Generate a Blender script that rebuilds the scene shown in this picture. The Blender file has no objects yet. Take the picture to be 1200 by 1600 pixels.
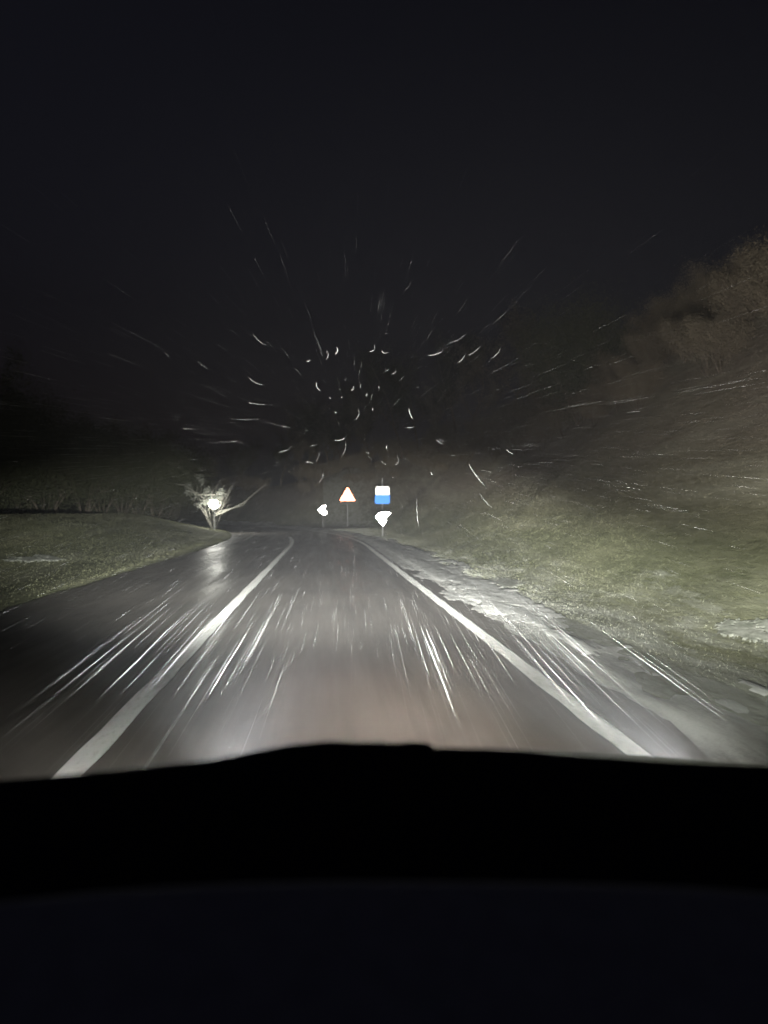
import bpy, math, random
import numpy as np
from mathutils import Vector, noise

random.seed(7)
rng = np.random.default_rng(11)
R = math.radians
scene = bpy.context.scene
col = scene.collection

# ------------------------------------------------------------------ camera
CAM_H = 1.38
VPX, HY, F = 505.0, 800.0, 1200.0          # where the straight road vanishes in the 1200 x 1600 frame
YAW = math.atan((600.0 - VPX) / F)         # camera looks a little to the right of the road
cam_d = bpy.data.cameras.new('camera')
cam = bpy.data.objects.new('camera', cam_d)
col.objects.link(cam)
scene.camera = cam
cam.location = (0, 0, CAM_H)
cam.rotation_euler = (R(90), 0, -YAW)
cam_d.sensor_fit = 'HORIZONTAL'
cam_d.sensor_width = 36
cam_d.lens = 36
cam_d.clip_start = 0.05
cam_d.clip_end = 2000
cam_d.dof.use_dof = True
cam_d.dof.focus_distance = 4.8
cam_d.dof.aperture_fstop = 3.6

# ------------------------------------------------------------------ night sky
W = bpy.data.worlds.new('World')
scene.world = W
W.use_nodes = True
wn = W.node_tree
bg = wn.nodes['Background']
sky = wn.nodes.new('ShaderNodeTexSky')
sky.sky_type = 'NISHITA'
sky.sun_disc = False
sky.sun_elevation = R(-2.0)
sky.sun_rotation = R(150)
sky.air_density = 1.0
sky.dust_density = 1.0
sky.ozone_density = 1.5
grey = wn.nodes.new('ShaderNodeHueSaturation')
grey.inputs['Saturation'].default_value = 0.35
wn.links.new(sky.outputs[0], grey.inputs['Color'])
tint = wn.nodes.new('ShaderNodeMix'); tint.data_type = 'RGBA'; tint.blend_type = 'MULTIPLY'
tint.inputs[0].default_value = 1.0
tint.inputs[7].default_value = (0.88, 0.86, 1.12, 1)
wn.links.new(grey.outputs[0], tint.inputs[6])
wn.links.new(tint.outputs[2], bg.inputs[0])
SKY = 0.043
bg.inputs[1].default_value = SKY

# ------------------------------------------------------------------ exposure, renderer
vs = scene.view_settings
vs.view_transform = 'Standard'
vs.look = 'None'
vs.exposure = 0.0
vs.gamma = 1.0
vs.use_curve_mapping = False
scene.render.engine = 'CYCLES'
scene.cycles.use_denoising = True
scene.cycles.denoising_input_passes = 'RGB_ALBEDO'
scene.cycles.max_bounces = 5
scene.cycles.volume_bounces = 0
scene.cycles.sample_clamp_indirect = 4.0
scene.cycles.transparent_max_bounces = 12

BEAM = 1.0                                  # overall strength of the car's headlights
HAZE = 0.0005
BEAMS = (11000, 5200, 2200, 650, 560, 0, 5600, 40000, 430, 38000)    # watts of each bundle of a headlight
BEAM_SHAPES = (                             # to the right, up, width in degrees, height / width, softness, colour
    (0.0, -0.2, 15, 0.8, 1.0, (1.0, 0.95, 0.88)),    # hot centre along the road
    (10.0, -1.8, 90, 0.12, 1.0, (0.97, 1.0, 0.92)),   # flat wide band under the cut-off
    (1.0, -7.0, 30, 0.7, 1.0, (1.0, 0.91, 0.83)),    # middle distance
    (0.0, -11.0, 46, 0.7, 1.0, (1.0, 0.92, 0.85)),   # foreground
    (34.0, -2.0, 60, 0.42, 1.0, (0.93, 1.0, 0.86)),  # onto the right verge
    (8.0, -12.0, 100, 0.35, 1.0, (0.93, 1.0, 0.93)), # wide foreground
    (16.0, 19.0, 100, 0.50, 1.0, (1.0, 0.95, 0.88)),
    (-2.0, 0.0, 62, 0.20, 1.0, (0.98, 1.0, 0.94)),
    (0.0, -12.5, 44, 0.75, 1.0, (1.0, 1.0, 0.93)),
    (4.0, 2.4, 30, 0.28, 1.0, (1.0, 0.97, 0.90)))    # narrow bundle added to brighten the far bank behind the signs

# ------------------------------------------------------------------ helpers
def px_dir(px, py):
    """direction (world, y = 1 along the view) seen at that place of the photograph"""
    v = Vector(((px - 600) / F, 1.0, (HY - py) / F))
    c, s = math.cos(-YAW), math.sin(-YAW)
    return Vector((v.x * c - v.y * s, v.x * s + v.y * c, v.z))

def at(px, py, dist):
    d = px_dir(px, py)
    return Vector((0, 0, CAM_H)) + d * (dist / d.y)

def link(name, me, mat=None, parent=None):
    o = bpy.data.objects.new(name, me)
    col.objects.link(o)
    if mat is not None and me is not None:
        me.materials.append(mat)
    if parent is not None:
        o.parent = parent
    return o

def tag(o, label=None, cat=None, group=None, kind=None):
    if label: o['label'] = label
    if cat: o['category'] = cat
    if group: o['group'] = group
    if kind: o['kind'] = kind
    return o

def empty(name, loc=(0, 0, 0), rz=0.0):
    o = bpy.data.objects.new(name, None)
    col.objects.link(o)
    o.location = loc
    o.rotation_euler = (0, 0, rz)
    return o

def kids(o):
    return [c for c in bpy.data.objects if c.parent == o]

def copy_tree(o, parent=None):
    c = o.copy()
    col.objects.link(c)
    if parent is not None:
        c.parent = parent
    for ch in kids(o):
        copy_tree(ch, c)
    return c

class MB:
    def __init__(self):
        self.v, self.f = [], []
    def add(self, vs, fs):
        n = len(self.v)
        self.v += [tuple(p) for p in vs]
        self.f += [tuple(i + n for i in q) for q in fs]
    def box(self, c, s, rz=0.0):
        x, y, z = s[0] / 2, s[1] / 2, s[2] / 2
        ca, sa = math.cos(rz), math.sin(rz)
        P = []
        for dz in (-z, z):
            for dx, dy in ((-x, -y), (x, -y), (x, y), (-x, y)):
                P.append((c[0] + dx * ca - dy * sa, c[1] + dx * sa + dy * ca, c[2] + dz))
        self.add(P, [(3, 2, 1, 0), (4, 5, 6, 7), (0, 1, 5, 4), (1, 2, 6, 5), (2, 3, 7, 6), (3, 0, 4, 7)])
    def tube(self, pts, rads, n=6):
        pts = [Vector(p) for p in pts]
        ring = []
        for i, p in enumerate(pts):
            d = (pts[min(i + 1, len(pts) - 1)] - pts[max(i - 1, 0)]).normalized()
            a = Vector((0, 0, 1)) if abs(d.z) < 0.9 else Vector((1, 0, 0))
            u = d.cross(a).normalized(); w = d.cross(u)
            for k in range(n):
                t = 2 * math.pi * k / n
                ring.append(p + (u * math.cos(t) + w * math.sin(t)) * rads[i])
        fs = []
        for i in range(len(pts) - 1):
            for k in range(n):
                k2 = (k + 1) % n
                fs.append((i * n + k, i * n + k2, (i + 1) * n + k2, (i + 1) * n + k))
        fs.append(tuple(range(n - 1, -1, -1)))
        fs.append(tuple(range((len(pts) - 1) * n, len(pts) * n)))
        self.add(ring, fs)
    def prism(self, outline, depth, y0=0.0, fan=False):
        """outline in x,z extruded along y"""
        n = len(outline)
        P = [(x, y0, z) for x, z in outline] + [(x, y0 + depth, z) for x, z in outline]
        fs = [tuple(range(n)), tuple(range(2 * n - 1, n - 1, -1))]
        for i in range(n):
            j = (i + 1) % n
            fs.append((j, i, n + i, n + j))
        self.add(P, fs)
    def build(self, name, mat=None, parent=None, smooth=False):
        me = bpy.data.meshes.new(name)
        me.from_pydata(self.v, [], self.f)
        me.update()
        if smooth:
            me.polygons.foreach_set('use_smooth', [True] * len(me.polygons))
        return link(name, me, mat, parent)

def np_mesh(name, verts, quads, mat=None, parent=None, smooth=False, nv=4):
    me = bpy.data.meshes.new(name)
    verts = np.asarray(verts, dtype=np.float32).reshape(-1, 3)
    quads = np.asarray(quads, dtype=np.int32).reshape(-1, nv)
    me.vertices.add(len(verts)); me.vertices.foreach_set('co', verts.ravel())
    me.loops.add(quads.size); me.loops.foreach_set('vertex_index', quads.ravel())
    me.polygons.add(len(quads))
    me.polygons.foreach_set('loop_start', np.arange(0, quads.size, nv, dtype=np.int32))
    me.polygons.foreach_set('loop_total', np.full(len(quads), nv, dtype=np.int32))
    if smooth:
        me.polygons.foreach_set('use_smooth', np.ones(len(quads), dtype=bool))
    me.update(calc_edges=True)
    return link(name, me, mat, parent)

# ------------------------------------------------------------------ materials
class NT:
    def __init__(self, name, rough=0.8, spec=0.3):
        self.m = bpy.data.materials.new(name)
        self.m.use_nodes = True
        self.n, self.l = self.m.node_tree.nodes, self.m.node_tree.links
        self.b = self.n['Principled BSDF']
        self.b.inputs['Roughness'].default_value = rough
        self.b.inputs['Specular IOR Level'].default_value = spec
        self.tc = None
    def node(self, t, **kw):
        x = self.n.new(t)
        for k, v in kw.items(): setattr(x, k, v)
        return x
    def coords(self, scale=(1, 1, 1)):
        if self.tc is None: self.tc = self.node('ShaderNodeTexCoord')
        mp = self.node('ShaderNodeMapping')
        mp.inputs['Scale'].default_value = scale
        self.l.new(self.tc.outputs['Object'], mp.inputs[0])
        return mp.outputs[0]
    def noise(self, scale, detail=4, rough=0.6, stretch=(1, 1, 1), dist=0.0):
        t = self.node('ShaderNodeTexNoise')
        t.inputs['Scale'].default_value = scale
        t.inputs['Detail'].default_value = detail
        t.inputs['Roughness'].default_value = rough
        t.inputs['Distortion'].default_value = dist
        self.l.new(self.coords(stretch), t.inputs['Vector'])
        return t.outputs['Fac']
    def ramp(self, fac, stops):
        r = self.node('ShaderNodeValToRGB')
        e = r.color_ramp.elements
        while len(e) < len(stops): e.new(0.5)
        for el, (p, c) in zip(e, stops):
            el.position = p
            el.color = (*c, 1) if len(c) == 3 else c
        self.l.new(fac, r.inputs[0])
        return r.outputs[0]
    def grey(self, fac, p0, p1):
        return self.ramp(fac, [(p0, (0, 0, 0)), (p1, (1, 1, 1))])
    def mix(self, fac, a, b):
        x = self.node('ShaderNodeMix', data_type='RGBA')
        for s, v in ((x.inputs[0], fac), (x.inputs[6], a), (x.inputs[7], b)):
            if hasattr(v, 'links'): self.l.new(v, s)
            elif isinstance(v, (int, float)): s.default_value = v
            else: s.default_value = (*v, 1)
        return x.outputs[2]
    def color(self, c):
        if hasattr(c, 'links'): self.l.new(c, self.b.inputs['Base Color'])
        else: self.b.inputs['Base Color'].default_value = (*c, 1)
        return self
    def bump(self, fac, strength=0.4, dist=0.02):
        b = self.node('ShaderNodeBump')
        b.inputs['Strength'].default_value = strength
        b.inputs['Distance'].default_value = dist
        self.l.new(fac, b.inputs['Height'])
        self.l.new(b.outputs[0], self.b.inputs['Normal'])
        return self

def M_asphalt():
    t = NT('wet_asphalt', 0.35, 0.38)
    fine = t.noise(90, 5, 0.8)
    streak = t.noise(1.0, 5, 0.65, (3.2, 0.12, 1))
    patch = t.noise(0.35, 4, 0.6)
    c = t.ramp(streak, [(0.3, (0.105, 0.094, 0.081)), (0.7, (0.205, 0.184, 0.161))])
    c = t.mix(0.45, c, t.ramp(fine, [(0.3, (0.06, 0.056, 0.052)), (0.7, (0.22, 0.205, 0.19))]))
    c = t.mix(t.grey(patch, 0.42, 0.62), c, t.mix(0.5, c, (0.08, 0.075, 0.07)))
    t.color(c)
    r = t.ramp(t.noise(0.8, 4, 0.6, (2.5, 0.15, 1)), [(0.3, (0.27,) * 3), (0.7, (0.60,) * 3)])
    t.l.new(r, t.b.inputs['Roughness'])
    t.bump(fine, 0.35, 0.006)
    return t.m

def M_line():
    t = NT('worn_white_paint', 0.9, 0.05)
    w = t.noise(30, 6, 0.75, (1, 0.25, 1))
    c = t.mix(t.grey(w, 0.30, 0.5), (0.70, 0.70, 0.66), (0.88, 0.88, 0.85))
    t.color(c); t.bump(t.noise(110, 3, 0.6), 0.8, 0.010)      # glass beads stand up to the light
    return t.m

def M_ground(name='grassy_ground', bmp=0.8):
    t = NT(name, 0.95, 0.1)
    a = t.noise(0.9, 6, 0.7, (1, 0.16, 1.3))
    b = t.noise(7, 6, 0.75, (1, 0.25, 1.2))
    low = t.noise(0.16, 3, 0.5)
    g = t.ramp(a, [(0.3, (0.060, 0.068, 0.034)), (0.52, (0.105, 0.112, 0.062)), (0.72, (0.17, 0.165, 0.105))])
    g = t.mix(0.35, g, t.ramp(b, [(0.35, (0.035, 0.038, 0.02)), (0.7, (0.22, 0.22, 0.14))]))
    # higher up the bank the grass is dead and brown
    geo = t.node('ShaderNodeSeparateXYZ')
    t.coords(); t.l.new(t.tc.outputs['Object'], geo.inputs[0])
    mr = t.node('ShaderNodeMapRange')
    t.l.new(geo.outputs['Z'], mr.inputs[0])
    mr.inputs[1].default_value = 0.9; mr.inputs[2].default_value = 3.0
    brown = t.ramp(b, [(0.3, (0.12, 0.103, 0.080)), (0.7, (0.20, 0.175, 0.138))])
    g = t.mix(mr.outputs[0], g, brown)
    g = t.mix(t.grey(low, 0.45, 0.7), g, t.mix(0.3, g, (0.20, 0.19, 0.12)))
    pale = t.noise(0.5, 5, 0.7, (1.6, 0.18, 1.6))
    g = t.mix(t.grey(pale, 0.48, 0.72), g, t.mix(0.55, g, (0.30, 0.30, 0.23)))
    dark = t.noise(0.7, 5, 0.65, (1.3, 0.3, 1.3))
    g = t.mix(t.grey(dark, 0.60, 0.74), g, t.mix(0.6, g, (0.045, 0.045, 0.030)))
    # gravel and frost thinning out into the grass next to the road
    near = t.node('ShaderNodeMapRange')
    t.l.new(geo.outputs['X'], near.inputs[0])
    near.inputs[1].default_value = 5.6; near.inputs[2].default_value = 2.9
    side = t.node('ShaderNodeMath', operation='GREATER_THAN'); side.inputs[1].default_value = 0.0
    t.l.new(geo.outputs['X'], side.inputs[0])
    nr = t.node('ShaderNodeMath', operation='MULTIPLY')
    t.l.new(near.outputs[0], nr.inputs[0]); t.l.new(side.outputs[0], nr.inputs[1])
    thr = t.node('ShaderNodeMath', operation='MULTIPLY_ADD')
    fn = t.noise(2.2, 7, 0.75, (1.3, 0.3, 1.3))
    t.l.new(nr.outputs[0], thr.inputs[0]); thr.inputs[1].default_value = 0.42; t.l.new(fn, thr.inputs[2])
    g = t.mix(t.grey(thr.outputs[0], 0.72, 0.96), g, (0.27, 0.275, 0.235))
    t.color(g)
    if bmp: t.bump(b, bmp, 0.05)
    return t.m

def M_shoulder():
    t = NT('frosted_gravel_shoulder', 0.8, 0.3)
    f = t.noise(45, 5, 0.8)
    a = t.noise(1.5, 6, 0.7, (1.2, 0.22, 1))
    g = t.ramp(f, [(0.3, (0.14, 0.138, 0.125)), (0.7, (0.42, 0.41, 0.39))])
    g = t.mix(t.grey(a, 0.36, 0.58), t.mix(0.5, g, (0.13, 0.13, 0.11)), t.mix(0.6, g, (0.66, 0.66, 0.62)))
    t.color(g); t.bump(f, 1.0, 0.03)
    return t.m

def M_simple(name, c1, c2, scale=8, rough=0.8, spec=0.3, stretch=(1, 1, 1), bump=0.3):
    t = NT(name, rough, spec)
    f = t.noise(scale, 5, 0.7, stretch)
    t.color(t.ramp(f, [(0.3, c1), (0.7, c2)]))
    if bump: t.bump(f, bump, 0.02)
    return t.m

def M_reflective(name, c, rough=0.30, metallic=1.0):
    """glass-beaded sheeting: throws light back in a narrow lobe"""
    t = NT(name, rough, 0.5)
    t.b.inputs['Metallic'].default_value = metallic
    f = t.noise(60, 3, 0.6)
    d = tuple(v * 0.8 for v in c)
    t.color(t.ramp(f, [(0.3, d), (0.7, c)]))
    return t.m

def M_emit(name, c, s):
    m = bpy.data.materials.new(name); m.use_nodes = True
    n = m.node_tree.nodes; n.clear()
    e = n.new('ShaderNodeEmission'); o = n.new('ShaderNodeOutputMaterial')
    e.inputs[0].default_value = (*c, 1); e.inputs[1].default_value = s
    m.node_tree.links.new(e.outputs[0], o.inputs[0])
    return m

MAT = dict(
    asphalt=M_asphalt(), line=M_line(), ground=M_ground(), shoulder=M_shoulder(),
    snow=M_simple('old_snow', (0.40, 0.40, 0.37), (0.74, 0.74, 0.72), 9, 0.95, 0.05, (1, 0.3, 1), 0.9),
    frost=M_simple('thin_frosty_snow', (0.13, 0.14, 0.11), (0.30, 0.30, 0.265), 9, 0.8, 0.2, (1, 0.4, 1), 0.4),
    flake=M_simple('wet_snowflake', (0.70, 0.71, 0.72), (0.80, 0.80, 0.80), 3, 0.6, 0.2, bump=0),
    grass=M_ground('short_grass', 0.0),
    bark=M_simple('grey_brown_bark', (0.045, 0.036, 0.028), (0.12, 0.10, 0.08), 14, 0.9, 0.2, (1, 1, 0.3)),
    twig=M_simple('pale_wet_bark', (0.07, 0.068, 0.055), (0.17, 0.165, 0.14), 9, 0.7, 0.4),
    leaf=M_simple('brown_late_leaves', (0.060, 0.050, 0.034), (0.15, 0.128, 0.092), 1.4, 0.8, 0.2, bump=0),
    green=M_simple('dark_green_leaves', (0.022, 0.026, 0.014), (0.060, 0.062, 0.036), 1.4, 0.8, 0.2, bump=0),
    pale=M_simple('frosted_leaves', (0.08, 0.085, 0.07), (0.20, 0.205, 0.18), 2.0, 0.8, 0.2, bump=0),
    metal=M_simple('galvanised_steel', (0.14, 0.14, 0.14), (0.26, 0.26, 0.25), 20, 0.5, 0.5),
    white_r=M_reflective('white_reflective_sheet', (0.95, 0.93, 0.88)),
    red_r=M_reflective('red_reflective_sheet', (0.85, 0.22, 0.12), 0.36),
    blue_r=M_reflective('blue_reflective_sheet', (0.05, 0.16, 0.46), 0.57),
    pale_r=M_reflective('dull_white_reflective_sheet', (0.75, 0.74, 0.70), 0.62),
    dash=M_simple('black_dashboard_plastic', (0.03, 0.03, 0.04), (0.05, 0.05, 0.062), 120, 0.85, 0.15),
    cowl=M_simple('dark_grey_cowl_plastic', (0.42, 0.42, 0.50), (0.56, 0.56, 0.64), 60, 0.9, 0.2),
    paint=M_simple('dark_car_paint', (0.02, 0.02, 0.02), (0.03, 0.03, 0.03), 3, 0.25, 0.5, bump=0),
)

# ------------------------------------------------------------------ road geometry (distance s along it, offset t to the right)
S0, RAD, ARC = 31.0, 130.0, 1.15
AX, AY = -RAD, S0                       # centre of the bend
EXD = (-math.sin(ARC), math.cos(ARC))   # direction leaving the bend
EXP = (AX + RAD * math.cos(ARC), AY + RAD * math.sin(ARC))
S1 = S0 + RAD * ARC
T_L, T_C, T_R, T_E = -4.50, -1.33, 1.78, 2.22

def road_pt(s, t):
    if s <= S0:
        return (t, s)
    if s <= S1:
        a = (s - S0) / RAD
        return (AX + (RAD + t) * math.cos(a), AY + (RAD + t) * math.sin(a))
    u = s - S1
    return (EXP[0] + EXD[0] * u + EXD[1] * t, EXP[1] + EXD[1] * u - EXD[0] * t)

def road_st(x, y):
    x = np.asarray(x, float); y = np.asarray(y, float)
    dx, dy = x - AX, y - AY
    ang = np.arctan2(dy, dx); r = np.hypot(dx, dy)
    s = np.where(y <= S0, y, S0 + ang * RAD); t = np.where(y <= S0, x, r - RAD)
    ux = (x - EXP[0]) * EXD[0] + (y - EXP[1]) * EXD[1]
    ut = (x - EXP[0]) * EXD[1] - (y - EXP[1]) * EXD[0]
    past = (y > S0) & ((ang > ARC) | (ang < 0)) & (ux > 0)
    return np.where(past, S1 + ux, s), np.where(past, ut, t)

def vnoise(x, y, sc, seed=0.0):
    """cheap smooth value noise, numpy"""
    x = x / sc + seed * 17.3; y = y / sc - seed * 9.1
    xi, yi = np.floor(x), np.floor(y)
    fx, fy = x - xi, y - yi
    fx = fx * fx * (3 - 2 * fx); fy = fy * fy * (3 - 2 * fy)
    def h(a, b):
        v = np.sin(a * 127.1 + b * 311.7 + seed * 74.7) * 43758.5453
        return v - np.floor(v)
    return (h(xi, yi) * (1 - fx) + h(xi + 1, yi) * fx) * (1 - fy) + (h(xi, yi + 1) * (1 - fx) + h(xi + 1, yi + 1) * fx) * fy - 0.5

def height(x, y):
    x = np.asarray(x, float); y = np.asarray(y, float)
    s, t = road_st(x, y)
    P = [2.2, 3.3, 4.2, 5.5, 8.0, 10.2, 12.5, 18.0, 60.0, 400.0]
    H = [0.0, 0.04, 0.32, 1.25, 3.6, 5.8, 7.5, 8.6, 9.5, 14.0]
    sh = np.interp(s, [22, 58, 68, 80], [0.0, 3.4, 2.4, 0.0])
    te = np.where(t > 3.3, np.maximum(3.3 + (t - 3.3) * 0.12, t - sh), t)
    hr = sum(np.interp(te + d, P, H) for d in (-0.5, -0.25, 0, 0.25, 0.5)) / 5
    k = np.interp(s, [-50, 60, 100, 150, 260], [1.0, 1.0, 0.62, 0.50, 0.5])
    hr = hr * k
    hl = np.interp(-t, [4.4, 5.2, 7.0, 12, 60, 400], [0.0, 0.06, 0.10, 0.15, 0.3, 1.0])
    knoll = 0.98 * np.exp(-((t + 11.0) / 3.9) ** 2) * np.interp(s, [14, 27, 50, 75], [0.0, 1.0, 1.0, 0.3])
    knoll = knoll + 0.95 * np.exp(-((t + 24.0) / 10) ** 2) * np.interp(s, [10, 30, 80, 120], [0.0, 1.0, 1.0, 0.0])
    off = np.clip((np.maximum(t - 2.6, -t - 5.0)) / 2.0, 0, 1)
    n = vnoise(x, y * 0.3, 7.0, 1) * 0.40 + vnoise(x, y * 0.35, 2.2, 2) * 0.10 + vnoise(x, y, 0.9, 3) * 0.03
    z = np.where(t > 0, hr, hl + knoll * (t < 0)) + n * off * np.where(t > 0, 1.0, 0.55)
    under = np.clip(np.minimum(t - (T_L - 0.15), (T_E + 0.12) - t) / 0.15, 0, 1)
    return z * (1 - under) - 0.035 * under - 0.004

def axis(parts):
    out = []
    for a, b, st in parts:
        out += list(np.arange(a, b, st))
    out.append(parts[-1][1])
    return np.array(out)
gx = axis([(-700, -150, 25), (-150, -50, 2.5), (-50, -20, 0.8), (-20, 16, 0.22), (16, 50, 0.8), (50, 150, 4), (150, 700, 30)])
gy = axis([(-60, -5, 4), (-5, 60, 0.3), (60, 130, 0.8), (130, 250, 3), (250, 1100, 35)])
X, Y = np.meshgrid(gx, gy)
Z = height(X, Y)
nx, ny = len(gx), len(gy)
idx = np.arange(nx * ny).reshape(ny, nx)
quads = np.stack([idx[:-1, :-1], idx[:-1, 1:], idx[1:, 1:], idx[1:, :-1]], -1)
ground = np_mesh('ground', np.stack([X, Y, Z], -1), quads, MAT['ground'], smooth=True)
tag(ground, 'dull green and brown grassy ground rising as a bank beside the road', kind='structure')

def strip(name, t0, t1, s0, s1, ds, z0, mat, parent=None, nt=1, wob=0.0, zf=None):
    m = MB()
    n = int((s1 - s0) / ds) + 1
    for i in range(n):
        s = s0 + (s1 - s0) * i / (n - 1)
        a = t0 + wob * noise.noise(Vector((s * 1.7, 3.1, t0)))
        b = t1 + wob * noise.noise(Vector((s * 1.7, 9.7, t1)))
        for j in range(nt + 1):
            t = a + (b - a) * j / nt
            x, y = road_pt(s, t)
            m.v.append((x, y, z0 + (zf(s, t) if zf else 0.0)))
    for i in range(n - 1):
        for j in range(nt):
            a = i * (nt + 1) + j
            m.f.append((a, a + 1, a + nt + 2, a + nt + 1))
    return m.build(name, mat, parent, smooth=True)

road = strip('road', T_L, T_E, -20, S1 + 120, 0.5, 0.0, MAT['asphalt'], nt=6, wob=0.22)
tag(road, 'wet grey asphalt road bending left into the dark', kind='structure')
cl = strip('centre_line', T_C - 0.078, T_C + 0.078, -10, 43, 0.25, 0.004, MAT['line'], road, wob=0.02)
el = strip('edge_line', T_R - 0.075, T_R + 0.075, -10, 150, 0.25, 0.004, MAT['line'], road, wob=0.02)

def make_shoulder():
    ss = np.arange(-6, 135, 0.18); ts = np.arange(1.98, 4.3, 0.055)
    S, T = np.meshgrid(ss, ts, indexing='ij')
    P = np.array([[road_pt(a, b) for b in ts] for a in ss])
    x, y = P[..., 0], P[..., 1]
    n = vnoise(S, T * 2, 2.3, 21) * 0.8 + vnoise(S, T * 2, 0.8, 22) * 0.7 + vnoise(S, T * 2, 0.25, 23) * 0.5
    inner = (T - 2.22 + n * 0.16) / 0.22
    outer = (np.interp(S, [4, 12, 60, 80], [2.75, 3.15, 3.4, 4.0]) - T + n * 0.6) / 0.45
    d = np.minimum(inner, outer)
    base = np.where(T < T_E + 0.1, 0.002, height(x, y) + 0.006)
    z = base + np.where(d > 0, np.minimum(d, 1) ** 0.7 * 0.022, d * 0.05) + vnoise(x, y * 0.5, 0.14, 24) * 0.014
    ids = np.arange(S.size).reshape(S.shape)
    f = np.stack([ids[:-1, :-1], ids[1:, :-1], ids[1:, 1:], ids[:-1, 1:]], -1)
    ok = d > -1.2
    keep = ok[:-1, :-1] & ok[1:, :-1] & ok[1:, 1:] & ok[:-1, 1:]
    return np_mesh('road_shoulder', np.stack([x, y, z], -1), f[keep], MAT['shoulder'], smooth=True)
shoulder = make_shoulder()
tag(shoulder, 'pale frosted gravel shoulder between edge line and grass bank', kind='structure')

# ------------------------------------------------------------------ thin snow lying along the verge
def snow_sheet():
    V, Q = [], []
    st = 0.10
    ss = np.arange(3.0, 44, 0.07); ts = np.arange(1.95, 5.2, 0.035)
    S, T = np.meshgrid(ss, ts, indexing='ij')
    P = np.array([[road_pt(a, b) for b in ts] for a in ss])
    x, y = P[..., 0], P[..., 1]
    n = vnoise(S, T * 4.2, 1.9, 5) + 0.75 * vnoise(S, T * 3.6, 0.8, 6) + 0.5 * vnoise(S, T * 3, 0.35, 7) + 0.4 * vnoise(S, T * 2.2, 0.15, 8)
    band = np.interp(S, [3, 6, 9, 12, 22, 32, 44], [-0.75, -0.50, -0.15, 0.30, 0.50, 0.42, -0.1])
    ctr = np.interp(S, [3, 9, 20, 40], [3.15, 2.80, 2.55, 2.45]); wid = np.interp(S, [3, 10, 25, 40], [0.7, 0.75, 0.9, 0.9])
    dens = n + band - ((T - ctr) / wid) ** 2 * 0.62
    base = np.where(T < T_E, 0.004, height(x, y) + 0.034)
    z = base + np.where(dens > 0, np.clip(dens, 0, 0.6) * 0.012 + 0.001, dens * 0.12 + 0.001)
    ids = np.arange(S.size).reshape(S.shape)
    f = np.stack([ids[:-1, :-1], ids[1:, :-1], ids[1:, 1:], ids[:-1, 1:]], -1)
    ok = dens > -0.14
    keep = (ok[:-1, :-1] & ok[1:, :-1] & ok[1:, 1:] & ok[:-1, 1:])
    return np_mesh('verge_snow', np.stack([x, y, z], -1), f[keep], MAT['snow'], smooth=True)
sn = snow_sheet()
tag(sn, 'patchy white snow lying along the right edge of the road', 'snow', kind='stuff')

def snow_patch(cx, cy, rx, ry, rz, seed, label):
    u, v = np.meshgrid(np.linspace(-1.5, 1.5, 70), np.linspace(-1.5, 1.5, 110), indexing='ij')
    x = cx + u * rx * math.cos(rz) - v * ry * math.sin(rz)
    y = cy + u * rx * math.sin(rz) + v * ry * math.cos(rz)
    d = 0.5 - (u * u + v * v) * 0.75 + vnoise(u, v, 0.7, seed) * 0.9 + vnoise(u, v, 0.3, seed + 1) * 0.5 + vnoise(u, v, 0.12, seed + 2) * 0.4 + vnoise(u, v, 0.055, seed + 3) * 0.5
    z = height(x, y) + 0.01 + np.where(d > 0, np.clip(d, 0, 1) * 0.008 + 0.012, d * 0.12 + 0.012)
    ids = np.arange(u.size).reshape(u.shape)
    f = np.stack([ids[:-1, :-1], ids[1:, :-1], ids[1:, 1:], ids[:-1, 1:]], -1)
    ok = d > -0.25
    keep = (ok[:-1, :-1] & ok[1:, :-1] & ok[1:, 1:] & ok[:-1, 1:])
    o = np_mesh('snow_patch', np.stack([x, y, z], -1), f[keep], MAT['frost'], smooth=True)
    return tag(o, label, 'snow patch')

def on_ground(px, py):
    d = px_dir(px, py)
    t = 2.0
    while t < 200:
        p = Vector((0, 0, CAM_H)) + d * t
        if p.z < float(height(p.x, p.y)): return p
        t += 0.05
    return Vector((0, 0, CAM_H)) + d * 60
for (px, py, rx, ry, rz, lab) in (
        (1172, 985, 0.16, 0.55, 0.0, 'small snow patch low on the right grass bank'),
        (783, 912, 0.30, 0.9, 0.0, 'snow patch on the grass just above the snowy road edge'),
        (52, 873, 0.55, 0.8, 0.0, 'dim snow patch on the grass knoll left of the road')):
    p = on_ground(px, py)
    snow_patch(p.x, p.y, rx, ry, rz, px * 0.13, lab)

# ------------------------------------------------------------------ grass
def grass(name, n, gen, hmin, hmax, label):
    x, y = gen(n)
    z = height(x, y) - 0.01
    hgt = rng.uniform(hmin, hmax, len(x)); a = rng.uniform(0, 2 * np.pi, len(x))
    w = rng.uniform(0.0010, 0.0026, len(x)) * (1 + np.hypot(x, y) / 12)
    lx = rng.normal(0, 0.30, len(x)) * hgt; ly = rng.normal(-0.35, 0.45, len(x)) * hgt
    dx, dy = np.cos(a) * w, np.sin(a) * w
    v = np.stack([
        np.stack([x - dx, y - dy, z], -1), np.stack([x + dx, y + dy, z], -1),
        np.stack([x + lx + dx * 0.25, y + ly + dy * 0.25, z + hgt], -1), np.stack([x + lx - dx * 0.25, y + ly - dy * 0.25, z + hgt], -1)], 1)
    o = np_mesh(name, v, np.arange(len(x) * 4), MAT['grass'])
    tag(o, label, 'grass', kind='stuff')
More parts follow.
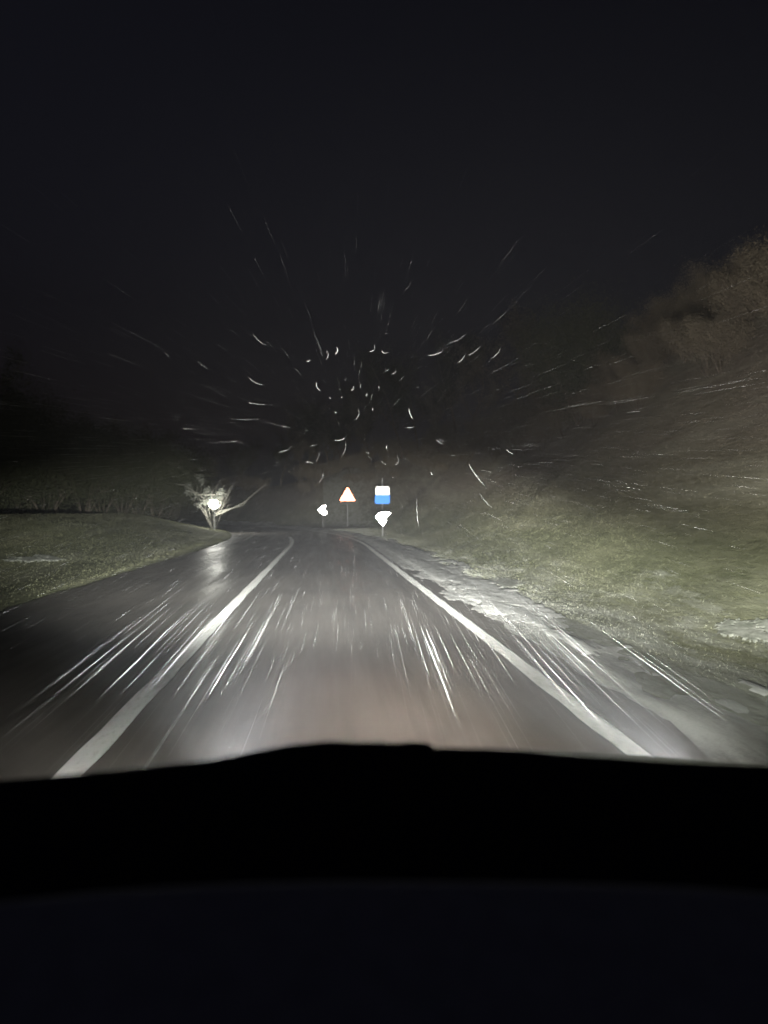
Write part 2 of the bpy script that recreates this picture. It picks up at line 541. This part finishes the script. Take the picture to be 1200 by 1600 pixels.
def g_right(n):
    s = 2 + rng.power(1.0, n) * 55; t = 3.15 + rng.uniform(0, 1, n) ** 1.3 * 9
    P = np.array([road_pt(a, b) for a, b in zip(s, t)])
    keep = vnoise(P[:, 0], P[:, 1] * 0.5, 0.9, 8) + rng.uniform(-0.5, 0.5, n) > -0.45
    return P[keep, 0], P[keep, 1]
def g_left(n):
    s = 8 + rng.uniform(0, 1, n) * 60; t = -4.55 - rng.uniform(0, 1, n) ** 1.2 * 16
    P = np.array([road_pt(a, b) for a, b in zip(s, t)])
    keep = vnoise(P[:, 0], P[:, 1] * 0.5, 0.9, 8) + rng.uniform(-0.5, 0.5, n) > -0.45
    return P[keep, 0], P[keep, 1]
grass('bank_grass', 420000, g_right, 0.006, 0.035, 'short dull grass covering the bank right of the road')
grass('knoll_grass', 160000, g_left, 0.006, 0.04, 'short dull grass covering the low knoll left of the road')

# ------------------------------------------------------------------ trees and bushes
def branchy(m, base, d, length, r, depth, tips, rnd):
    pts, rads = [Vector(base)], [r]
    p = Vector(base); d = Vector(d).normalized()
    for i in range(4):
        d = (d + Vector((rnd.uniform(-.22, .22), rnd.uniform(-.22, .22), rnd.uniform(-.05, .16)))).normalized()
        p = p + d * length / 4
        pts.append(p.copy()); rads.append(r * (1 - 0.17 * (i + 1)))
        tips.append((p.copy(), depth))
        if depth > 0 and i > 0:
            for _ in range(rnd.choice((1, 2, 2))):
                a = rnd.uniform(0, 2 * math.pi)
                nd = (d * 0.7 + Vector((math.cos(a), math.sin(a), rnd.uniform(-0.05, 0.5))) * 0.8).normalized()
                branchy(m, p, nd, length * rnd.uniform(0.45, 0.68), r * 0.5, depth - 1, tips, rnd)
    m.tube(pts, rads, 5 if depth > 0 else 3)

def leaf_cloud(name, tips, n, spread, size, mat, parent, rs):
    r = np.random.default_rng(rs)
    T = np.array([tuple(p) for p, _ in tips])
    c = T[r.integers(0, len(T), n)] + r.normal(0, spread, (n, 3))
    c[:, 2] = np.maximum(c[:, 2], 0.1)
    u = r.normal(0, 1, (n, 3)); u /= np.linalg.norm(u, axis=1)[:, None]
    w = np.cross(u, r.normal(0, 1, (n, 3))); w /= np.linalg.norm(w, axis=1)[:, None]
    s = r.uniform(0.5, 1.2, (n, 1)) * size
    v = np.stack([c - u * s, c + w * s * 0.55, c + u * s, c - w * s * 0.55], 1)
    return np_mesh(name, v, np.arange(n * 4), mat, parent)

def make_tree(name, h, leafn, spread, size, mat, seed, depth=2, lean=0.0, trunk_r=None, stems=1):
    rnd = random.Random(seed)
    root = empty(name)
    m = MB(); tips = []
    for k in range(stems):
        a = rnd.uniform(0, 6.28)
        q = 0.0 if stems == 1 else 0.45
        branchy(m, (math.cos(a) * q * 0.3, math.sin(a) * q * 0.3, -0.15), (math.cos(a) * q + lean, math.sin(a) * q, 1),
                h * 0.8, trunk_r or h * 0.018, depth, tips, rnd)
    m.build('trunk' if stems == 1 else 'stems', MAT['bark'], root)
    up = [(p, d) for p, d in tips if p.z > h * (0.22 if stems == 1 else 0.02)]
    leaf_cloud('crown', up, leafn, spread, size, mat, root, seed)
    return root

def place(proto, first, x, y, sc, rz, label, cat, group, sz=None):
    o = proto if first else copy_tree(proto)
    o.location = (x, y, float(height(x, y)))
    o.rotation_euler = (0, 0, rz)
    o.scale = (sc, sc, sz or sc)
    tag(o, label, cat, group)
    return o

T1 = make_tree('bare_tree', 7.5, 9000, 0.28, 0.07, MAT['leaf'], 3)
T2 = make_tree('bare_tree', 8.5, 9000, 0.34, 0.08, MAT['green'], 5)
B1 = make_tree('bush', 2.8, 24000, 0.26, 0.036, MAT['leaf'], 8, stems=6, trunk_r=0.03)
B3 = make_tree('bush', 3.2, 34000, 0.50, 0.045, MAT['green'], 21, stems=8, trunk_r=0.025)
B2 = make_tree('bush', 3.4, 24000, 0.30, 0.038, MAT['leaf'], 12, stems=7, trunk_r=0.03)
used = set()
def put(proto, s, t, sc, label, cat, group):
    x, y = road_pt(s, t)
    place(proto, proto.name not in used, x, y, sc, random.uniform(0, 6.28), label, cat, group)
    used.add(proto.name)

# brown bushes crowning the bank right of the road
lab = 'brown leafy bush in the thicket crowning the bank right of the road'
grp = 'bushes crowning the right bank'
s = 12.0
while s < 84:
    for t0 in (9.0, 10.2, 11.6, 13.2):
        put(random.choice((B1, B2)), s + random.uniform(-1, 1), t0 + random.uniform(-0.6, 0.6) + np.interp(s, [22, 58, 68, 80], [0, 3.4, 2.4, 0.0]), random.uniform(0.30, 0.52) * (0.7 if t0 == 9.0 else 1.0), lab, 'bush', grp)
    s += 1.2 + s * 0.02
# trees behind them
lab = 'dark tree with few brown leaves standing above the right bank bushes'
for s in (50, 57, 63, 70, 77, 84, 92):
    put(random.choice((T1, T2)), s, random.uniform(13, 18), random.uniform(0.62, 0.85), lab, 'tree', 'trees above the right bank')
# outside of the bend, behind the signs
lab = 'dark bare tree behind the road signs at the bend'
for (s, t, sc) in ((82, 11.5, 0.8), (90, 12.5, 0.75), (98, 13, 0.7), (106, 12, 0.6), (116, 12, 0.6), (126, 12, 0.62), (138, 12, 0.6),
                   (86, 12, 0.9), (95, 14, 0.9), (112, 14, 0.7), (150, 11, 0.6), (165, 12, 0.6)):
    put(random.choice((T1, T2)), s, t, sc, lab, 'tree', 'trees behind the signs at the bend')
lab = 'low dark bush on the outer slope of the bend'
for s in range(84, 160, 6):
    put(random.choice((B1, B2)), s, random.uniform(9.5, 13), random.uniform(0.5, 0.8), lab, 'bush', 'bushes on the outer slope of the bend')
for (x, y, sc, lab) in ((7.6, 74, 0.95, 'dark tree rising just right of the blue and white sign'),
                        (9.8, 79, 1.0, 'dark tree second to the right of the blue and white sign'),
                        (5.2, 84, 0.85, 'dark tree rising behind the blue and white sign')):
    place(T2, T2.name not in used, x, y, sc, random.uniform(0, 6.28), lab, 'tree', 'trees behind the signs at the bend')
    used.add(T2.name)
place(B3, B3.name not in used, 9.9, 29, 0.80, 1.0, 'dark upright bush standing out on the crest of the right bank', 'bush', 'bushes crowning the right bank', sz=1.1)
used.add(B3.name)
# left side
lab = 'dark leafy tree in the gloom behind the left knoll'
for (x, y, sc) in ((-21, 40, 0.85), (-18, 43, 0.9), (-24, 46, 0.95), (-15.5, 46, 0.8), (-27, 52, 1.0), (-19, 55, 0.85), (-14.5, 52, 0.66),
                   (-13.5, 58, 0.6), (-32, 48, 0.9), (-29, 41, 0.85), (-17, 66, 0.7), (-13.5, 72, 0.6)):
    place(T2, T2.name not in used, x, y, sc, random.uniform(0, 6.28), lab, 'tree', 'trees behind the left knoll')
    used.add(T2.name)
lab = 'dark undergrowth bush at the foot of the left trees'
for (x, y, sc) in ((-20, 38, 0.8), (-17.5, 40, 0.8), (-15.5, 42, 0.75), (-13.3, 44, 0.7), (-12.2, 48, 0.65), (-11.5, 54, 0.7), (-23, 38, 0.9), (-26, 40, 0.9), (-19, 36, 0.8), (-16.5, 37.5, 0.75), (-14.3, 41, 0.7), (-12.9, 46, 0.7), (-12.0, 51, 0.7), (-25, 36, 0.85), (-28, 38, 0.95), (-21.5, 36.5, 0.85), (-11.8, 58, 0.8), (-12.5, 63, 0.8), (-18.2, 39, 0.95)):
    place(B3, B3.name not in used, x, y, sc * 1.6, random.uniform(0, 6.28), lab, 'bush', 'undergrowth below the left trees')
    used.add(B3.name)

# ------------------------------------------------------------------ lamp glowing above the left verge, bare shrub around it
LP = at(335, 788, 50.0)
gz = float(height(LP.x, LP.y))
lamp = empty('post_lamp', (LP.x, LP.y, gz))
tag(lamp, 'small white glowing lamp on a thin post above the left verge', 'lamp')
hl = LP.z - gz
m = MB(); m.tube([(0, 0, -0.2), (0, 0, hl - 0.32)], [0.045, 0.035], 10); m.build('post', MAT['metal'], lamp)
m = MB()
prof = [(-0.26, 0.06), (-0.24, 0.16), (-0.10, 0.22), (0.06, 0.23), (0.20, 0.17), (0.27, 0.06)]
m.tube([(0, 0, hl + z) for z, _ in prof], [r for _, r in prof], 16)
m.build('glass_globe', M_emit('lamp_glow', (1.0, 1.0, 0.90), 220.0), lamp, smooth=True)
m = MB(); m.tube([(0, 0, hl - 0.33), (0, 0, hl - 0.26)], [0.10, 0.13], 12); m.build('collar', MAT['metal'], lamp)
m = MB(); m.tube([(0, 0, hl + 0.27), (0, 0, hl + 0.33)], [0.13, 0.04], 12); m.build('cap', MAT['metal'], lamp)

shrub = empty('frosted_shrub', (LP.x - 0.2, LP.y + 1.0, float(height(LP.x - 0.2, LP.y + 1.0))))
tag(shrub, 'pale bare shrub with spreading branches lit by the glowing lamp', 'shrub')
rnd = random.Random(4)
m = MB(); tips = []
for k in range(9):
    a = rnd.uniform(0, 6.28)
    branchy(m, (0, 0, -0.1), (math.cos(a) * 0.5, math.sin(a) * 0.4, 1), rnd.uniform(1.8, 2.5), 0.03, 1, tips, rnd)
m.build('stems', MAT['twig'], shrub)
m = MB()
for pts in ([(0.2, -0.3, 0.9), (1.0, -0.3, 1.25), (2.0, -0.2, 1.75), (2.6, 0, 2.3), (3.4, 0.2, 3.0)],
            [(0.1, -0.2, 1.0), (0.9, -0.2, 1.3), (1.9, 0, 1.55), (2.3, 0.2, 2.1)],
            [(-1.7, -0.3, 2.55), (-0.9, -0.4, 2.3), (-0.2, -0.3, 2.25), (0.9, -0.3, 2.33)],
            [(0, 0, 1.2), (-0.8, 0, 2.2), (-1.9, 0.2, 2.9), (-2.6, 0.2, 3.0)]):
    m.tube(pts, [0.05 * (1 - 0.18 * i) for i in range(len(pts))], 5)
m.build('branches', MAT['twig'], shrub)
leaf_cloud('leaves', rnd.sample([(p, d) for p, d in tips if p.z > 1.5], 15), 950, 0.13, 0.06, MAT['pale'], shrub, 5)

# ------------------------------------------------------------------ reflective signs at the bend
def sign_root(name, px, py, dist, label, cat):
    p = at(px, py, dist)
    g = float(height(p.x, p.y))
    o = empty(name, (p.x, p.y, g), math.atan2(-p.x, p.y))
    tag(o, label, cat)
    return o, p.z - g

# triangular warning sign
o, h = sign_root('warning_sign', 543, 775, 62, 'red bordered triangular warning sign glowing in the headlights', 'sign')
m = MB(); m.tube([(0, 0.05, -0.3), (0, 0.05, h + 0.35)], [0.032, 0.032], 8); m.build('post', MAT['metal'], o)
def tri(r, zc=0.0):
    return [(-r * 0.90, h + zc - r * 0.5), (-r * 0.84, h + zc - r * 0.58), (r * 0.84, h + zc - r * 0.58), (r * 0.90, h + zc - r * 0.5), (0.05, h + zc + r), (-0.05, h + zc + r)]
m = MB(); m.prism(tri(0.68), 0.02, 0.0); m.build('red_border', MAT['red_r'], o)
m = MB(); m.prism(tri(0.47), 0.006, -0.007); m.build('white_panel', MAT['white_r'], o)
# blue and white board
o, h = sign_root('information_sign', 597.5, 776, 55, 'blue and white rectangular road sign above a white arrow reflector', 'sign')
m = MB(); m.tube([(0, 0.06, -0.3), (0, 0.06, h + 1.35)], [0.035, 0.035], 8); m.build('post', MAT['metal'], o)
m = MB(); m.prism([(-0.50, h + 0.12), (0.52, h + 0.12), (0.52, h + 0.62), (0.42, h + 0.74), (-0.40, h + 0.74), (-0.50, h + 0.62)], 0.02, 0.0)
m.build('white_panel', MAT['pale_r'], o)
m = MB(); m.prism([(-0.52, h + 0.114), (-0.56, h - 0.40), (-0.46, h - 0.52), (0.44, h - 0.52), (0.54, h - 0.42), (0.53, h + 0.114)], 0.022, -0.003)
m.build('blue_panel', MAT['blue_r'], o)
m = MB(); m.box((0, 0.035, h - 0.1), (0.12, 0.03, 0.9)); m.build('bracket', MAT['metal'], o)
# two arrow-shaped reflectors
def arrow(px, py, dist, outline, label):
    o, h = sign_root('arrow_reflector', px, py, dist, label, 'reflector')
    o['group'] = 'white arrow reflectors at the bend'
    m = MB(); m.tube([(0.0, 0.05, -0.3), (0.0, 0.05, h + 0.1)], [0.03, 0.03], 8); m.build('post', MAT['metal'], o)
    k = dist / F
    m = MB(); m.prism([((x) * k, h - z * k) for x, z in outline][::-1], 0.02, 0.0); m.build('reflective_plate', MAT['white_r'], o)
arrow(598, 811, 42, [(-11.5, -3), (-6, -9.5), (5, -11.5), (12.5, -9), (6, -3), (5.5, 4), (1, 10.5), (-5, 5)],
      'larger white arrow reflector low under the blue and white sign')
arrow(504, 797, 66, [(-7.6, -0.5), (1, -7), (5, -7.5), (3.6, -1.6), (7.6, 4), (5, 7), (0, 7.2)],
      'smaller white arrow reflector on the outside of the bend')

# ------------------------------------------------------------------ the car the picture is taken from
CX = 0.37
car = empty('car', (CX, 0, 0))
tag(car, 'black dashboard and bonnet of the car the road is seen from', 'car')
edge = [(-260, 1240), (-100, 1231), (0, 1222), (100, 1214), (200, 1205), (330, 1190), (400, 1176), (460, 1165), (520, 1160), (560, 1163), (590, 1161),
        (620, 1164), (650, 1161), (672, 1163), (684, 1171), (760, 1172), (830, 1175), (870, 1180), (960, 1186), (1040, 1192), (1120, 1196), (1200, 1199), (1330, 1204), (1500, 1215)]
ED = 0.78
def sweep(name, line, dist, sect, mat):
    """line: its crest as seen; sect: (towards the front, up) offsets of the cross-section"""
    m = MB()
    pts = [at(px, py, dist) for px, py in line]
    k = len(sect)
    for p in pts:
        for a, b in sect:
            m.v.append((p.x - CX, p.y + a, p.z + b))
    for i in range(len(pts) - 1):
        for j in range(k - 1):
            m.f.append((i * k + j, i * k + j + 1, (i + 1) * k + j + 1, (i + 1) * k + j))
    return m.build(name, mat, car, smooth=True)
sweep('dashboard', edge, ED, [(0.14, -0.30), (0.10, -0.06), (0.05, -0.018), (0.015, -0.003), (0, 0), (-0.02, -0.010), (-0.05, -0.035), (-0.16, -0.10), (-0.22, -0.18), (-0.24, -0.5)], MAT['dash'])
cow = [(-400, 1470), (-200, 1440), (0, 1415), (120, 1403), (260, 1392), (420, 1385), (560, 1383), (760, 1384), (940, 1387), (1080, 1392), (1200, 1400), (1400, 1420), (1600, 1450)]
sweep('instrument_cowl', cow, 0.47, [(0.03, -0.25), (0.03, -0.03), (0.015, -0.005), (0, 0), (-0.04, -0.012), (-0.12, -0.05), (-0.2, -0.12), (-0.24, -0.22)], MAT['cowl'])
# bonnet
m = MB()
NX, NYB = 20, 10
for i in range(NX + 1):
    u = -1 + 2 * i / NX
    for j in range(NYB + 1):
        v = j / NYB
        yy = 1.02 + v * 0.93 - 0.16 * u * u * v
        zz = 0.985 - 0.175 * v - 0.055 * v ** 4 - 0.06 * u ** 2 - 0.10 * abs(u) ** 8 + 0.012 * math.exp(-((abs(u) - 0.72) / 0.07) ** 2)
        m.v.append((u * 0.84, yy, zz))
for i in range(NX):
    for j in range(NYB):
        a = i * (NYB + 1) + j
        m.f.append((a, a + NYB + 1, a + NYB + 2, a + 1))
m.build('bonnet', MAT['paint'], car, smooth=True)
m = MB(); m.prism([(-0.86, 0.30), (0.86, 0.30), (0.84, 0.60), (0.76, 0.70), (-0.76, 0.70), (-0.84, 0.60)], 0.12, 1.80); m.build('front_bumper', MAT['paint'], car)
glass = bpy.data.materials.new('clear_windscreen_glass'); glass.use_nodes = True
gn = glass.node_tree.nodes; gn.clear()
tr = gn.new('ShaderNodeBsdfTransparent'); tr.inputs[0].default_value = (0.97, 0.97, 0.97, 1)
go = gn.new('ShaderNodeOutputMaterial'); glass.node_tree.links.new(tr.outputs[0], go.inputs[0])
m = MB()
for i in range(11):
    u = -1 + 0.2 * i
    for j in range(2):
        m.v.append((u * (0.74 - 0.16 * j), 1.08 - 0.10 * u * u - 0.80 * j, 1.0 + 0.62 * j))
for i in range(10):
    m.f.append((2 * i, 2 * i + 2, 2 * i + 3, 2 * i + 1))
m.build('windscreen', glass, car, smooth=True)

def spot(name, parent, loc, yaw, pitch, size, blend, power, colr, rad=0.05):
    d = bpy.data.lights.new(name, 'SPOT')
    d.energy = power * BEAM; d.color = colr
    d.spot_size = R(size); d.spot_blend = blend; d.shadow_soft_size = rad
    o = bpy.data.objects.new(name, d)
    col.objects.link(o)
    o.parent = parent
    o.location = loc
    o.rotation_euler = (R(90 + pitch), 0, R(-yaw))
    return o
for sx in (-1, 1):
    hd = empty('headlight', (sx * 0.64, 1.90, 0.64)); hd.parent = car
    m = MB()
    m.tube([(0, 0.0, 0), (0, 0.04, 0), (0, 0.055, 0)], [0.085, 0.085, 0.05], 16)
    m.build('lens', M_emit('headlight_lens', (1, 0.97, 0.92), 2.0), hd, smooth=True)
    L = (0, 0.13, 0)
    for e, (yw, pt, sz, asp, bl, cc) in zip(BEAMS, BEAM_SHAPES):
        if pt in (-7.0, -11.0): yw = yw - sx * 7.0 + 1.0      # both lamps converge on the lane ahead
        if pt == -12.5: yw = sx * 19.0                         # and spill outwards onto the painted lines
        spot('low_beam', hd, L, yw, pt, sz, bl, e, cc).scale = (1, asp, 1)

# ------------------------------------------------------------------ falling snow
FOE = px_dir(556, 702).normalized()
def streaks(n, gen, name, label):
    Vv, Ff = [], []
    k = 0
    up = Vector((0, 0, 1))
    for _ in range(n):
        g = gen()
        if g is None: continue
        p, ln, r, wig = g
        nseg = 3
        side = FOE.cross(up).normalized(); upp = side.cross(FOE)
        pts = []
        a1, a2 = random.uniform(-1, 1) * wig, random.uniform(-1, 1) * wig
        for i in range(nseg + 1):
            q = p + FOE * ln * (i / nseg - 0.5) + side * (a1 * math.sin(i * 2.1) * r * 4) + upp * (a2 * math.cos(i * 1.7) * r * 4)
            pts.append(q)
        for i, q in enumerate(pts):
            rr = r * (0.35, 1.0, 0.8, 0.15)[i]
            for a in (0, 2.094, 4.189):
                Vv.append(q + side * math.cos(a) * rr + upp * math.sin(a) * rr)
        for i in range(nseg):
            b = k + i * 3
            for c in range(3):
                c2 = (c + 1) % 3
                Ff.append((b + c, b + c2, b + 3 + c2, b + 3 + c))
        k += 3 * (nseg + 1)
    o = np_mesh(name, np.array([tuple(v) for v in Vv]), np.array(Ff), MAT['flake'])
    tag(o, label, 'snow', kind='stuff')
    return o
def gen_fine():
    y = random.uniform(4.5, 26.0)
    x = 0.2 + random.gauss(0, 0.24) * y
    z = random.uniform(0.05, 1.0 + 0.16 * y)
    return Vector((x, y, z)), random.uniform(0.2, 0.8), random.choice((0.00006, 0.00008, 0.00010, 0.00016)) * (0.5 + y / 9), 1.0
def gen_high():
    y = random.uniform(5, 20)
    x = 0.2 + random.gauss(0, 0.33) * y
    z = 1.4 + abs(random.gauss(0, 0.15)) * y
    return Vector((x, y, z)), random.uniform(0.4, 1.6), random.choice((0.00005, 0.00007, 0.00013)) * (0.5 + y / 9), 1.0
def gen_bold():
    y = random.uniform(3.7, 6.8)
    x = random.choice((-1, -1, 1, 1, 1)) * random.uniform(0.40, 1.75) + 0.15
    z = random.uniform(0.12, 0.50 + 0.02 * y)
    return Vector((x, y, z)), random.uniform(0.8, 2.4), random.choice((0.00010, 0.00015, 0.0002, 0.0003, 0.00055)), 2.0
streaks(3800, gen_fine, 'driving_snow', 'fine wet snow driving through the headlight beams')
streaks(1500, gen_high, 'driving_snow', 'faint thin streaks of snow in the dark air above the road')
streaks(165, gen_bold, 'driving_snow', 'long bright streaks of sleet close in front of the car')

# curled wet flakes hanging high above the road
def curl(px, py, lenpx, bend, thick, ang, dist):
    c = at(px, py, dist)
    k = dist / F
    m = MB()
    pts, rads = [], []
    for i in range(6):
        u = i / 5 - 0.5
        a = R(ang)
        lx = u * lenpx; lz = bend * (4 * u * u - 0.5) * lenpx * 0.4
        X_ = (lx * math.cos(a) - lz * math.sin(a)) * k; Z_ = (lx * math.sin(a) + lz * math.cos(a)) * k
        pts.append((c.x + X_, c.y + u * 0.3 * lenpx * k, c.z + Z_)); rads.append(thick * k * (0.35, 0.8, 1.0, 0.9, 0.7, 0.3)[i])
    return pts, rads
flakes = [(526, 548, 13, .5, 3.2, 80), (512, 556, 14, .3, 1.2, 70), (482, 564, 7, .5, 2.0, 20), (583, 545, 14, .8, 1.4, 60), (601, 550, 12, .9, 1.6, -15), (616, 581, 12, .7, 1.4, 55),
          (551, 607, 8, .4, 2.4, 70), (563, 603, 9, .3, 0.9, 80), (497, 604, 16, .6, 1.0, -65), (573, 616, 6, .3, 1.3, 80), (582, 639, 5, .3, 1.8, 80), (559, 648, 19, .4, 1.6, 75), (642, 647, 20, .3, 1.6, -65),
          (532, 686, 22, .4, 1.2, 20), (538, 702, 26, .3, 1.2, 75), (621, 720, 14, .7, 1.6, 80), (497, 713, 18, .2, 0.8, 75), (503, 745, 22, .2, 0.8, 72), (405, 531, 26, .3, 1.2, -40), (400, 597, 24, .3, 1.3, -25),
          (446, 703, 22, .3, 1.0, 28), (405, 631, 40, .1, 0.8, -4), (385, 655, 44, .1, 0.6, 4), (680, 553, 24, .2, 1.0, 18), (715, 530, 34, .2, 0.8, 30), (604, 521, 6, 0, .8, 15), (644, 558, 5, 0, .8, 10),
          (686, 690, 14, .2, 1.2, -32), (675, 740, 8, .5, 1.4, -50), (744, 742, 44, .1, 1.5, -50), (758, 782, 30, .1, 1.6, -46), (796, 706, 14, .1, 1.4, -32), (652, 800, 44, .1, 1.0, -84), (534, 621, 4, 0, 1.0, 10),
          (605, 700, 9, .4, .8, -75), (540, 592, 6, .2, 1.0, 85), (360, 690, 30, .1, .6, 5), (300, 670, 40, .05, .5, 3)]
for _ in range(32):
    qx, qy = random.gauss(545, 105), random.gauss(615, 75)
    rd = math.degrees(math.atan2(-(qy - 702), qx - 556))
    flakes.append((qx, qy, random.uniform(2, 5) + math.hypot(qx - 550, qy - 640) * random.uniform(0.02, 0.12), random.uniform(0, 0.3), random.choice((0.3, 0.4, 0.5, 1.2)), rd + random.uniform(-25, 25)))
m = MB()
for (px, py, ln, bd, th, an) in flakes:
    pts, rads = curl(px, py, ln, bd, th * 0.125, an, random.uniform(7, 11))
    m.tube(pts, rads, 5)
o = m.build('falling_snowflakes', MAT['flake'], smooth=True)
tag(o, 'curled pale snowflakes drifting in the dark above the road', 'snow', kind='stuff')

# ------------------------------------------------------------------ damp snowy air
if HAZE > 0:
    hz = bpy.data.materials.new('snowy_air'); hz.use_nodes = True
    n = hz.node_tree.nodes; n.clear()
    v = n.new('ShaderNodeVolumePrincipled'); oo = n.new('ShaderNodeOutputMaterial')
    v.inputs['Color'].default_value = (0.85, 0.88, 0.95, 1)
    v.inputs['Density'].default_value = HAZE
    v.inputs['Anisotropy'].default_value = 0.0
    hz.node_tree.links.new(v.outputs[0], oo.inputs['Volume'])
    m = MB(); m.box((0, 500, 14), (1500, 1300, 34)); o = m.build('haze', hz)
    tag(o, 'damp snowy night air', kind='stuff')
